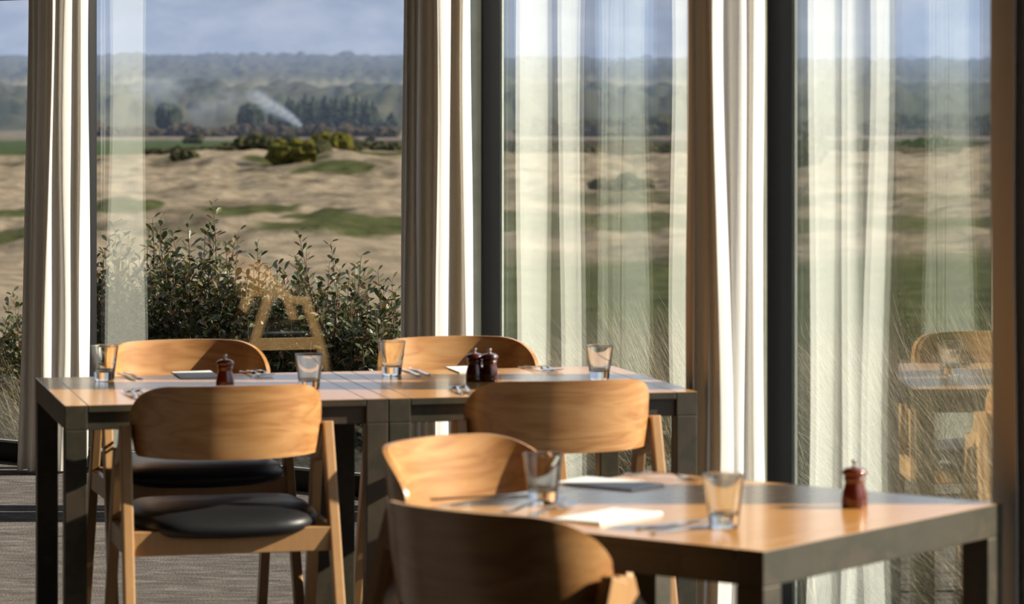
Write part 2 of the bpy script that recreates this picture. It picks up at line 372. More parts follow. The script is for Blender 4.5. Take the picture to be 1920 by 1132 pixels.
planB = [(-.125, .13), (-.118, .02), (-.108, -.05), (-.098, .03), (-.088, .06), (-.078, -.04), (-.070, -.09), (-.058, .0), (-.048, .06), (-.038, .0), (-.024, -.12),
         (-.010, -.12), (.000, -.03), (.010, .0), (.022, -.05), (.040, -.085), (.060, -.055), (.072, .02), (.082, .03), (.096, -.02), (.112, .01), (.123, .06), (.120, .13)]
def cpos(x, d): return ((x-960)/FPX*d, d)
c0 = (-1.778, 12.475); c1 = cpos(821, 11.16); c2 = cpos(1364, 8.27); c3 = cpos(1985, 5.98)
curtain(*c0, planB, 'cream linen curtain at the left edge, hanging before the slim black mullion', .98, .58, 1, .10, lean=-.025)
curtain(*c1, planA, 'narrow linen curtain behind the second table, half brown shade and half white', 1.0, 1.0, 2, .06)
curtain(*c2, planC, 'cream linen curtain reaching the floor right of the two joined tables', .78, .85, 5, .12)
curtain(*c3, planA, 'brown shaded linen curtain cut off by the right edge of the photo', .86, 1.0, 4, .05)

# ------------------------------------------------------------------ tables
def table(loc, rz, label):
    W = .80; h = W/2; lg = .055; rl = .06
    t = empty('dining_table', (loc[0], loc[1], 0), rz)
    tag(t, label, 'table')
    def topmats(o):
        me = o.data; me.materials.append(M_top)
        for p in me.polygons:
            if p.normal.z > .6: p.material_index = 1
    bm = bmesh.new(); box(bm, (-h+lg+.0012, -h, ZT-.018), (h-lg-.0012, h, ZT), .002); topmats(obj('tabletop', bm, M_frame, t))
    for s in (-1, 1):
        bm = bmesh.new(); a = s*h; b = s*(h-lg); box(bm, (min(a, b), -h, ZT-rl), (max(a, b), h, ZT), .002); topmats(obj('side_rail', bm, M_frame, t))
        bm = bmesh.new(); a = s*(h-.012); b = s*(h-.036); box(bm, (-h+lg, min(a, b), ZT-rl-.002), (h-lg, max(a, b), ZT-.018), .0015); obj('apron', bm, M_frame, t)
    for sx in (-1, 1):
        for sy in (-1, 1):
            bm = bmesh.new(); x0, x1 = sorted((sx*h, sx*(h-lg))); y0, y1 = sorted((sy*h, sy*(h-lg)))
            box(bm, (x0, y0, 0), (x1, y1, ZT-rl), .003); obj('leg', bm, M_frame, t)
    return t
HA = math.radians(13.55); HCt = -math.radians(37.9)
uA = Vector((math.cos(HA), math.sin(HA), 0)); wA = Vector((-uA.y, uA.x, 0))
Sf = Vector((-.3068, 7.9097, 0)); CA = Sf-uA*.401+wA*.4; CB = Sf+uA*.401+wA*.4
table(CA, HA, 'square timber dining table on the left, red mill and folded grey napkin on it')
table(CB, HA, 'square timber dining table in the middle, two dark mills standing on it')
uC = Vector((math.cos(HCt), math.sin(HCt), 0)); wC = Vector((-uC.y, uC.x, 0))
CC = Vector((.4135, 5.2327, 0))-uC*.4+wC*.4
table(CC, HCt, 'square timber dining table nearest the camera, set at an angle on the right')

# ------------------------------------------------------------------ chairs (local +y is the way the chair faces)
def chair_shell():
    # plan curve: nearly flat in the middle, turning forward ever faster towards the wing tips
    th = .011; zb, H, rx, rz = .600, .780, .150, .100; S1, S0 = .294, .252; pm = math.radians(80)
    def plan(sv, off):
        sg = 1 if sv >= 0 else -1; sv = abs(sv); x = y = 0.; k = 40; ds = sv/k
        for q in range(k):
            a = pm*((q+.5)*ds/S1)**1.4; x += math.cos(a)*ds; y += math.sin(a)*ds
        a = pm*(sv/S1)**1.4
        return sg*(x+off*math.sin(a)), y-off*math.cos(a)
    n, m = 60, 12; bm = bmesh.new(); G = [[], []]
    for side in (0, 1):
        for i in range(n+1):
            s = -1+2*i/n; s = .5*s+.5*math.sin(math.pi/2*s)
            e = (1-abs(s))*S1; zt = H-.006*s*s; lo = zb+.004*s*s
            if e < rx: zt -= rz*(1-math.sqrt(max(0, 1-((rx-e)/rx)**2)))
            if e < .014: lo += .010*(1-math.sqrt(max(0, 1-((.014-e)/.014)**2)))
            col = []
            for j in range(m+1):
                z = lo+(zt-lo)*j/m; k = min(1, (z-zb)/.085)
                x, y = plan(s*(S0+(S1-S0)*k), th if side else 0)
                col.append(bm.verts.new((x, y-.235-(z-zb)*math.tan(math.radians(9)), z)))
            G[side].append(col)
    for side in (0, 1):
        for i in range(n):
            for j in range(m):
                q = (G[side][i][j], G[side][i+1][j], G[side][i+1][j+1], G[side][i][j+1]); bm.faces.new(q if side else q[::-1])
    for i in range(n):
        bm.faces.new((G[0][i][0], G[0][i+1][0], G[1][i+1][0], G[1][i][0])); bm.faces.new((G[0][i][m], G[1][i][m], G[1][i+1][m], G[0][i+1][m]))
    for i in (0, n):
        for j in range(m): bm.faces.new((G[0][i][j], G[1][i][j], G[1][i][j+1], G[0][i][j+1]))
    return bm
def make_chair():
    r = empty('dining_chair')
    obj('backrest', chair_shell(), M_shell, r, ang=40)
    for s in (-1, 1):
        bm = bmesh.new(); beam(bm, (s*.256, -.335, 0), (s*.247, -.118, .672), .026, .034, .026, .044, cut0=0.0); obj('leg', bm, M_leg, r)
        bm = bmesh.new(); beam(bm, (s*.256, .215, 0), (s*.247, .02, .60), .026, .034, .026, .042, cut0=0.0); obj('leg', bm, M_leg, r)
        bm = bmesh.new()      # curved bracket that joins the two legs under the arm
        arc = [(.005-.085*math.sin(a), .672-.070*math.cos(a)) for a in [k*math.pi/2/8 for k in range(9)]]
        pts = [(.035, .560), (.030, .604), (.012, .603)]+arc[1:]+[(-.120, .676), (-.135, .635), (-.075, .585)]
        prism(bm, pts, 0, s*.2465-.0125, s*.2465+.0125, .002); obj('arm_bracket', bm, M_leg, r)
        bm = bmesh.new(); prism(bm, [(-.206, .372), (.098, .372), (.084, .426), (-.190, .426)], 0, s*.2505-.0095, s*.2505+.0095, .002); obj('side_rail', bm, M_leg, r)
    bm = bmesh.new(); box(bm, (-.2400, -.217, .372), (.2400, -.195, .430), .002); obj('rear_rail', bm, M_leg, r)
    bm = bmesh.new(); box(bm, (-.2400, .076, .372), (.2400, .098, .426), .002); obj('front_rail', bm, M_leg, r)
    # upholstered seat: soft pad with a rounded outline and domed top
    bm = bmesh.new(); rings = []
    K = 48; prof = [(0, .476), (.35, .475), (.65, .471), (.85, .462), (.95, .450), (1.0, .434), (.985, .420), (.94, .411)]
    for q, z in prof:
        ring = []
        for i in range(K):
            a = 2*math.pi*i/K; c, s_ = math.cos(a), math.sin(a); ee = .42
            x = .232*math.copysign(abs(c)**ee, c); y = .228*math.copysign(abs(s_)**(.86 if s_ < 0 else .45), s_)-.022
            ring.append((x*q, (y+.022)*q-.022, z-.010*(x*q/.232)**2*0+.012*(abs(x*q)/.232)**2))
        rings.append([bm.verts.new(p) for p in ring] if q > 0 else [bm.verts.new((0, -.022, z))])
    for A, B in zip(rings, rings[1:]):
        for i in range(K):
            j = (i+1) % K
            if len(A) == 1: bm.faces.new((A[0], B[i], B[j]))
            else: bm.faces.new((A[i], B[i], B[j], A[j]))
    bm.faces.new(rings[-1][::-1]); obj('seat', bm, M_leather, r, ang=60)['label'] = 'black leather seat pad'
    return r
proto = make_chair()
def chair(P, yaw, label, first=False):
    """P: rearmost point of the back's top edge; yaw: angle of the facing direction from +y"""
    o = proto if first else copy_tree(proto)
    f = Vector((-math.sin(yaw), math.cos(yaw), 0)); q = Vector((P[0], P[1], 0))+f*.264
    o.location = (q.x, q.y, 0); o.rotation_euler = (0, 0, yaw)
    tag(o, label, 'chair', 'oak dining chairs'); return o
chair((-.660, 7.60), HA, 'oak dining chair in front of the left table, back to camera, black seat in view', True)
chair((-.950, 9.06), HA+math.pi+.04, 'oak dining chair behind the left table, facing the camera behind the red mill')
chair((-.186, 9.19), HA+math.pi, 'oak dining chair behind the middle table, facing the camera beyond two dark mills')
chair((.144, 7.74), HA-.02, 'oak dining chair in front of the middle table, back to the camera')
chair((-.178, 6.43), HCt-math.pi/2-.02, 'oak dining chair at the near table, its pale inner back turned to the camera')
chair((-.112, 5.31), HCt-.06, 'oak dining chair nearest the camera, dark back rising from the bottom edge')

# the table left of the frame, there to be mirrored in the left window
table((-3.35, 11.05), .0, 'square timber dining table left of the frame, mirrored faintly in the left window')
chair((-2.95, 11.86), math.pi, 'oak dining chair left of the frame, its A-shaped legs mirrored in the left window')

# ------------------------------------------------------------------ table ware
def make_glass():
    bm = bmesh.new()
    prof = [(0, .0015), (.020, .0008), (.0235, .0), (.0255, .0018), (.0262, .006), (.0275, .022), (.0365, .0895), (.0374, .0905), (.0372, .0918), (.0362, .0922), (.0350, .0912),
            (.0262, .029), (.0245, .0245), (.018, .0222), (0, .0215)]
    lathe(bm, prof, 56); return obj('drinking_glass', bm, M_glass, ang=50)
def make_mill(mw):
    r = empty('pepper_mill')
    bm = bmesh.new(); lathe(bm, [(0, 0), (.0225, 0), (.0238, .0015), (.0238, .008), (.0232, .0095), (.0238, .011), (.0236, .017), (.0222, .026), (.0196, .036), (.0178, .043), (.0172, .0465), (.0182, .0485), (.0196, .051), (.0200, .0535), (.0192, .0555), (.0160, .0565), (0, .0565)], 40)
    obj('mill_body', bm, mw, r, ang=60)
    bm = bmesh.new(); lathe(bm, [(0, .0566), (.0175, .0566), (.0200, .0580), (.0222, .0605), (.0230, .0635), (.0224, .0665), (.0200, .0690), (.0150, .0715), (.0085, .0732), (.0055, .0738), (0, .0738)], 40)
    obj('mill_head', bm, mw, r, ang=60)
    bm = bmesh.new(); lathe(bm, [(0, .0736), (.0050, .0737), (.0050, .0748), (.0030, .0758), (.0026, .0785), (.0042, .0800), (.0056, .0822), (.0056, .0842), (.0042, .0862), (0, .0870)], 24)
    obj('mill_knob', bm, M_chrome, r, ang=60)['label'] = 'small bright metal knob'
    return r
def smooth_strip(bm, st, th):
    """flat bar along y: st = (y, halfwidth, z)"""
    T = []; B = []
    for y, w, z in st:
        T.append([bm.verts.new((s*w, y, z+th*(1-.5*abs(s)))) for s in (-1, -.5, 0, .5, 1)]); B.append([bm.verts.new((s*w, y, z-th*.0)) for s in (-1, -.5, 0, .5, 1)])
    for i in range(len(st)-1):
        for j in range(4):
            bm.faces.new((T[i][j], T[i][j+1], T[i+1][j+1], T[i+1][j])); bm.faces.new((B[i][j+1], B[i][j], B[i+1][j], B[i+1][j+1]))
        bm.faces.new((T[i][0], T[i+1][0], B[i+1][0], B[i][0])); bm.faces.new((T[i+1][4], T[i][4], B[i][4], B[i+1][4]))
    for X in (0, -1):
        bm.faces.new(list(T[X])+list(B[X])[::-1])
def make_fork():
    bm = bmesh.new()
    smooth_strip(bm, [(-.098, .0055, .001), (-.094, .0072, .001), (-.080, .0072, .001), (-.04, .0052, .004), (.0, .0036, .009), (.025, .0036, .010), (.036, .006, .008), (.044, .0105, .005), (.052, .0120, .003), (.056, .0120, .0028)], .0026)
    for k in range(4):
        x = -.0099+.0066*k
        st = [(.054, .0019, .0028), (.066, .0018, .0022), (.082, .0016, .0035), (.098, .0010, .0075)]
        b2 = bmesh.new(); smooth_strip(b2, st, .0022)
        for v in b2.verts: v.co.x += x
        me = bpy.data.meshes.new('t'); b2.to_mesh(me); b2.free(); bm.from_mesh(me); bpy.data.meshes.remove(me)
    return obj('fork', bm, M_steel)
def make_knife():
    bm = bmesh.new()
    smooth_strip(bm, [(-.110, .004, .001), (-.106, .0065, .001), (-.09, .0070, .001), (-.04, .0058, .0015), (.0, .0046, .002), (.010, .0045, .002), (.018, .0075, .002), (.05, .0090, .0015), (.085, .0090, .001), (.104, .006, .001), (.112, .002, .001)], .0032)
    return obj('knife', bm, M_steel)
def make_napkin():
    bm = bmesh.new()
    for k in range(4):
        g = .0015*k; box(bm, (-.055+g*.4, -.095+g, .0008*k), (.055-g*.6, .095-g*.3, .0008*k+.0008), .0003, 2)
    for v in bm.verts: v.co.z += .0018*max(0, (v.co.x+.02)/.075)**2*(v.co.z/.0032)
    return obj('napkin', bm, M_napkin)
glass0, mill0, milld0, fork0, knife0, nap0 = make_glass(), make_mill(M_mahog), make_mill(M_mahogd), make_fork(), make_knife(), make_napkin()
used = set()
def put(src, loc, rz, label, cat, group, tilt=None):
    if src.name in used: o = copy_tree(src)
    else: o = src; used.add(src.name)
    o.location = loc; o.rotation_euler = (0, 0, rz)
    tag(o, label, cat, group); return o
ZP = ZT+.0004
def at(x, y): p = tp(x, y); return (p.x, p.y, ZP)
def along(x0, y0, x1, y1):      # placed between two points on the table top, head towards the second
    a, b = tp(x0, y0), tp(x1, y1); d = b-a; m = (a+b)/2
    return (m.x, m.y, ZP), math.atan2(-d.x, d.y)
G = 'clear tumblers set on the tables'
TL = (-3.31, 11.07, ZP)
for x, y, l in ((196, 713, 'clear tumbler at the far left corner of the left table'), (580, 731, 'clear tumbler on the left table near the seam between tables'),
                (735, 703, 'clear tumbler on the middle table before the rear chair, left of the dark mills'), (1124, 712, 'clear tumbler at the right end of the middle table, by the window'),
                (1018, 944, 'clear tumbler on the near table, left one, next to upturned forks'), (1357, 989, 'clear tumbler on the near table at the front edge, right of the napkin')):
    put(glass0, at(x, y), 0, l, 'glass', G)
put(glass0, TL, 0, 'clear tumbler left of the frame, its rim glinting mirrored in the left window', 'glass', G)
put(mill0, at(422, 727), .5, 'red wooden pepper mill with a metal knob on the left table', 'pepper mill', 'turned wooden mills')
put(mill0, at(1602, 951), .2, 'red-brown wooden pepper mill standing alone on the near table', 'pepper mill', 'turned wooden mills')
put(milld0, at(890, 714), .2, 'dark mahogany mill, left one of the touching pair on the middle table', 'pepper mill', 'turned wooden mills')
put(milld0, at(918, 714.5), 1.2, 'dark mahogany mill, right one of the touching pair on the middle table', 'pepper mill', 'turned wooden mills')
F_ = 'steel forks laid on the tables'; K_ = 'steel knives laid on the tables'
def lay(src, a, b, label, cat, grp):
    loc, rz = along(*a, *b); return put(src, loc, rz, label, cat, grp)
lay(fork0, (262, 752), (236, 732), 'left fork of the pair at the front left of the left table', 'fork', F_)
lay(fork0, (282, 751), (250, 730), 'right fork of the pair at the front left of the left table', 'fork', F_)
lay(knife0, (252, 713), (222, 700), 'nearer knife of the pair beside the tumbler on the left table corner', 'knife', K_)
lay(knife0, (265, 711), (234, 698.5), 'farther knife of the pair beside the tumbler on the left table corner', 'knife', K_)
lay(fork0, (452, 696.8), (490, 708), 'left fork of the dark pair right of the red mill on the left table', 'fork', F_)
lay(fork0, (466, 695.8), (507, 706.5), 'right fork of the dark pair right of the red mill on the left table', 'fork', F_)
lay(knife0, (790, 706), (750, 691), 'nearer knife of the pair right of the middle table tumbler', 'knife', K_)
lay(knife0, (808, 704.5), (766, 690), 'farther knife of the pair right of the middle table tumbler', 'knife', K_)
lay(fork0, (872, 744), (846, 724), 'steel fork at the front of the middle table, left one of a pair', 'fork', F_)
lay(fork0, (889, 743.5), (862, 722.5), 'steel fork at the front of the middle table, right one of a pair', 'fork', F_)
lay(fork0, (982, 690), (1030, 697.5), 'nearer of two forks lying at the back edge of the middle table', 'fork', F_)
lay(fork0, (994, 689.2), (1040, 696), 'farther of two forks lying at the back edge of the middle table', 'fork', F_)
lay(fork0, (955, 960), (1047, 942), 'bright steel fork before the tumbler on the near table, closer to that tumbler', 'fork', F_)
lay(fork0, (985, 972), (1082, 946), 'bright steel fork before the tumbler on the near table, closer to the white napkin', 'fork', F_)
lay(knife0, (1216, 991), (1335, 975), 'steel knife on the near table front edge, farther one of the pair', 'knife', K_)
lay(knife0, (1238, 1000), (1362, 982), 'steel knife on the near table front edge, nearer one of the pair', 'knife', K_)
lay(fork0, (1172, 890), (1318, 904), 'dark steel fork in shadow at the back of the near table', 'fork', F_)
lay(knife0, (868, 936), (955, 932), 'blurred steel knife at the left end of the near table', 'knife', K_)
NG = 'folded cloth napkins'
put(nap0, at(367, 704), HA, 'folded napkin in grey shade on the left table, left of the red mill', 'napkin', NG)
put(nap0, at(884, 694), HA, 'folded white napkin in sun on the middle table, behind the dark mills', 'napkin', NG)
put(nap0, at(1138, 970), HCt, 'folded bright white napkin in sun on the near table front edge', 'napkin', NG)
put(nap0, at(1142, 909), HCt+math.pi/2, 'folded napkin in blue-grey shade at the back of the near table', 'napkin', NG)

# ------------------------------------------------------------------ ground and dunes
KD = [9, 22, 30, 60, 110, 190, 300, 420, 520, 600, 660, 740, 800, 1250, 1600]
KZ = [-.28, -.28, -1.2, -4.5, -7.6, -9, -10.0, -10.6, -10.4, -9.0, -10.2, -11.9, -12.2, -13.0, -13.6]
def fbm(x, y, z=0., o=4):
    s = 0; a = .5; f = 1.
    for _ in range(o): s += a*noise.noise((x*f, y*f, z)); a *= .5; f *= 2.05
    return s
def tz(X, d):
    z = float(np.interp(d, KD, KZ)); r = math.hypot(X, d)
    k = max(0., min(1., (d-120)/160))*max(0., min(1., (760-d)/120))
    z += k*(3.0*fbm(X/70, d/120, 1.)+1.6*abs(fbm(X/22, d/40, 5.))+1.5*fbm(X/9, d/24, 6., 3)+.5*fbm(X/3, d/9, 7., 2))
    k2 = max(0., min(1., (d-30)/60)); z += k2*.9*fbm(X/16, d/30, 8., 3)*max(0.2, min(1, (700-d)/300))
    if d < 40: z += .05*fbm(X/1.2, d/1.2, 3.)
    return z
TAN, OLV, GRN, FLD, SCR, SAND, PATH = (.195, .154, .108), (.070, .058, .038), (.050, .054, .023), (.046, .062, .028), (.034, .027, .018), (.26, .20, .145), (.13, .108, .088)
def mixc(a, b, t): return tuple(p+(q-p)*t for p, q in zip(a, b))
def sst(a, b, x): t = max(0., min(1., (x-a)/(b-a))); return t*t*(3-2*t)
GP = []   # fairways and greens: x, y in metres along the bearing, half sizes
for x, d, hx, hd in ((225, 330, 4.5, 16), (470, 325, 5.5, 22), (660, 268, 9, 22), (600, 300, 4, 10), (20, 330, 5, 16), (15, 262, 6, 22), (625, 515, 7, 30), (540, 560, 8, 14), (700, 600, 12, 10)):
    GP.append(((x-960)/FPX*d, d, hx, hd))
def cover(X, d):
    n = fbm(X/22, d/50, 20.); n2 = fbm(X/5, d/16, 31., 4)
    c = mixc(TAN, OLV, sst(-.06, .36, .6*n+.75*n2))
    c = mixc(c, PATH, .5*sst(.12, .3, fbm(X/60, d/18, 44.)))
    for gx, gd, hx, hd in GP:
        q = ((X-gx)/hx)**2+((d-gd)/hd)**2+.5*n2
        c = mixc(c, GRN, 1-sst(.75, 1.1, q))
    b = X/max(d, 1)
    # the wide fairway below the right-hand windows
    g = (1-sst(205, 235, d+25*n))*sst(-.035, -.02, b+.015*n)
    c = mixc(c, GRN, g)
    g = sst(258, 268, d+18*n2)*(1-sst(292, 304, d+14*n))*sst(-.02, .0, b+.02*n2); c = mixc(c, GRN, g*.9)
    g = sst(345, 360, d+30*n2)*(1-sst(390, 420, d+30*n))*sst(-.01, .015, b+.02*n); c = mixc(c, mixc(OLV, GRN, .5), g*.9)
    f = sst(745, 790, d+60*n)
    if f > 0:
        fld = mixc(FLD, SCR, sst(-.07, -.055, b+.01*n)); fld = mixc(fld, mixc(TAN, PATH, .5), sst(1080, 1130, d)*.8)
        c = mixc(c, fld, f)
    c = mixc(c, SCR, .75*sst(.18, .34, fbm(X/22, d/38, 60.))*sst(380, 520, d))
    lf = 1-sst(-.28, -.19, b)          # the slope left of the building is in rough, dark grass
    c = mixc(c, (.040, .040, .020), .9*lf*(1-sst(240, 420, d)))
    if d < 34: c = mixc(mixc((.055, .044, .028), (.17, .13, .092), sst(17, 20, d)*(1-lf)), c, sst(26, 34, d))
    return c
def polar(name, nf, nc, ds, zf, cf, m):
    V = []; col = []
    azs = [math.radians(a) for a in list(np.linspace(-46, -9.6, nc))+list(np.linspace(-9.5, 9.6, nf))+list(np.linspace(9.9, 18, max(12, nc//6)))]; naz = len(azs)
    for d in ds:
        for a in azs:
            X = d*math.tan(a); V.append((X, d, zf(X, d))); col.append((*cf(X, d), 1))
    ii = np.arange((len(ds)-1)*(naz-1)); r = ii//(naz-1); q = r*naz+ii % (naz-1)
    F = np.stack([q, q+1, q+naz+1, q+naz], 1)
    o = npmesh(name, V, F, m, smooth=True)
    at_ = o.data.color_attributes.new('cover', 'FLOAT_COLOR', 'POINT'); at_.data.foreach_set('color', np.array(col, dtype=np.float32).ravel())
    return o
dd = list(np.geomspace(9, 34, 22))+list(np.linspace(40, 110, 10))+list(np.linspace(114, 780, 150))+list(np.linspace(790, 1620, 34))
tag(polar('ground', 420, 200, dd, tz, cover, M_terrain), kind='structure')
def hz(X, d):
    b = X/d
    z = float(np.interp(d, [1500, 2300, 2800, 3300, 4200, 4800], [-14, 2.5, 11, 24, 48, 44]))
    z += 7*fbm(X/620, d/700, 70., 3)*sst(1700, 2600, d)
    z -= 5*sst(-.08, .06, b)*sst(3000, 4200, d)
    ff = hcov(X, d)
    lump = abs(noise.noise((X/15, d/45, 80.)))*9+noise.noise((X/48, d/90, 81.))*6
    return z+(lump+9)*ff*sst(1500, 1640, d)
def hcov(X, d):
    n = fbm(X/240, d/300, 90., 3)
    p = sst(2200, 2300, d+240*n)*(1-sst(2620, 2760, d+300*n))
    return 1-p
def hcol(X, d):
    f = hcov(X, d); n = fbm(X/60, d/120, 95., 3)
    return mixc(mixc((.17, .16, .07), (.24, .20, .10), .5+n), mixc((.032, .042, .026), (.070, .064, .040), .5+1.3*n), f)
hd = list(np.linspace(1500, 2900, 60))+list(np.linspace(2925, 4400, 50))+[4600, 4800]
tag(polar('hills', 720, 300, hd, hz, hcol, M_hill), kind='structure')

# ------------------------------------------------------------------ far trees and scrub
rnd = random.Random(4)
def blob(bm, c, rx, ry, rz, seed, sub=3, amp=.28, fr=1.6):
    M = Matrix.Translation(c)
    r = bmesh.ops.create_icosphere(bm, subdivisions=sub, radius=1)
    for v in r['verts']:
        p = v.co.copy(); k = 1+amp*noise.noise(p*fr+Vector((seed*3.1, seed*1.7, seed)))+amp*.6*noise.noise(p*fr*3+Vector((seed, 0, seed*2.3)))
        v.co = Vector((p.x*rx*k, p.y*ry*k, p.z*rz*k))+c
def scrub(name, x, ybase, wpx, hpx, d, m, label, cat, grp, kind='bush'):
    p = dp(x, ybase, d); w = wpx*d/FPX; h = hpx*d/FPX; zg = tz(p.x, d); bt = p.z
    o = empty(name, (p.x, p.y, zg)); tag(o, label, cat, grp)
    s = rnd.randint(0, 999); bm = bmesh.new(); top = bt+h-zg
    if kind == 'bush':
        n = max(2, min(6, int(w/h)+1))
        for k in range(n):
            f = (k+.5)/n-.5; hh = top*(.62+.38*rnd.random()) if n > 1 else top
            if k == n//2: hh = top
            blob(bm, Vector((f*w, rnd.uniform(-.2, .2)*w*.3, hh*.45)), w/n*.75, w/n*.8, hh*.55, s+k, 3, .45, 1.9)
        obj('foliage', bm, m, o, fixn=False)
    elif kind == 'round':
        for k in range(6):
            a = k*1.05; blob(bm, Vector((math.cos(a)*w*.2, math.sin(a)*w*.2, top*(.58+.08*math.sin(k*2.)))), w*.32, w*.32, top*.36, s+k, 3, .35, 1.8)
        obj('foliage', bm, m, o, fixn=False)
        bm = bmesh.new(); beam(bm, (0, 0, -.5), (0, 0, top*.4), w*.08, w*.08, w*.05, w*.05, bevel=0); obj('trunk', bm, M_bark, o)
    else:
        for k in range(7):
            f = k/6; blob(bm, Vector((0, 0, top*(.18+.78*f))), w*.5*(1.02-f)**.55+.3, w*.5*(1.02-f)**.55+.3, top*.14, s+k, 2, .5, 2.2)
        obj('foliage', bm, m, o, fixn=False)
        bm = bmesh.new(); beam(bm, (0, 0, -.5), (0, 0, top*.5), w*.1, w*.1, w*.05, w*.05, bevel=0); obj('trunk', bm, M_bark, o)
    return o
def groundy(x, d): return Y0+(HC-tz((x-960)/FPX*d, d))*FPX/d
def sc2(name, x, d, wpx, hpx, m, label, cat, grp, kind='bush'): return scrub(name, x, groundy(x, d), wpx, hpx, d, m, label, cat, grp, kind)
TG = 'dark round trees before the far forest'
sc2('round_tree', 316, 1330, 50, 58, M_pine, 'dark round-crowned tree standing alone, left one of the far two', 'tree', TG, 'round')
sc2('round_tree', 470, 1330, 48, 58, M_pine, 'dark round-crowned tree beside the smoke, right one of the far two', 'tree', TG, 'round')
for k in range(20):
    x = 516+k*11.5+rnd.uniform(-3, 3); hh = 64-8*abs((k-8)/9)**2+rnd.uniform(-12, 4)-(20 if k > 16 else 0)
    sc2('pine_tree', x, 1380+(k%3)*32, 30, hh, M_pine, 'dark pine in the plantation right of the smoke plume', 'tree', 'pines of the far plantation', 'pine')
for k in range(20):
    x = 172+k*29+rnd.uniform(-8, 8); sc2('scrub_bush', x, 1230+rnd.uniform(-30, 60), 44+rnd.uniform(-8, 14), 17+rnd.uniform(-4, 9), M_brown, 'brownish scrub along the far edge of the green field', 'bush', 'brown scrub beyond the field')
for x, d, w, h in ((362, 1010, 32, 20), (455, 1130, 9, 12), (487, 1090, 16, 14), (538, 1000, 24, 20), (585, 960, 22, 14), (608, 985, 30, 20), (650, 1040, 40, 14), (694, 1080, 16, 12)):
    sc2('field_bush', x, d, w, h, M_scrub, 'small dark bush standing in the far green field', 'bush', 'small dark bushes in the far field')
for k in range(13):
    x = 290+k*38+rnd.uniform(-8, 8); sc2('hedge_bush', x, 650+rnd.uniform(-8, 14), 46, 17+rnd.uniform(-4, 7), M_scrub, 'dark low scrub in the line behind the pale dune', 'bush', 'scrub line behind the dune')
for x, d, w, h, m, l in ((480, 600, 70, 30, M_scrub, 'dark scrub clump behind the dune, left of the yellow gorse'), (548, 545, 76, 46, M_gorse, 'yellow-green gorse bush behind the dune, left one of two'),
                         (622, 640, 64, 40, M_gorse, 'yellow-green gorse bush behind the dune, right one of two'), (346, 565, 46, 22, M_scrub, 'single dark bush on the face of the pale dune'),
                         (585, 585, 60, 34, M_scrub, 'dark scrub between the two yellow gorse bushes'),
                         (700, 690, 96, 26, M_scrub, 'dark scrub at the right of the yellow gorse')):
    sc2('gorse_bush' if m is M_gorse else 'dune_bush', x, d, w, h, m, l, 'bush', 'scrub clumps on the dune')
for x, d, w, h in ((1000, 700, 70, 26), (1080, 720, 80, 30), (1165, 430, 110, 34), (1230, 690, 80, 30), (1505, 560, 70, 60), (1600, 700, 90, 30), (1745, 600, 110, 34), (1100, 1240, 90, 34), (1200, 1260, 110, 40), (1010, 1250, 80, 36), (1520, 1260, 120, 40), (1680, 1280, 120, 44), (1800, 1250, 120, 40)):
    sc2('dune_bush', x, d, w, h, M_scrub, 'dark scrub bush seen through the right-hand windows', 'bush', 'scrub beyond the right-hand windows')

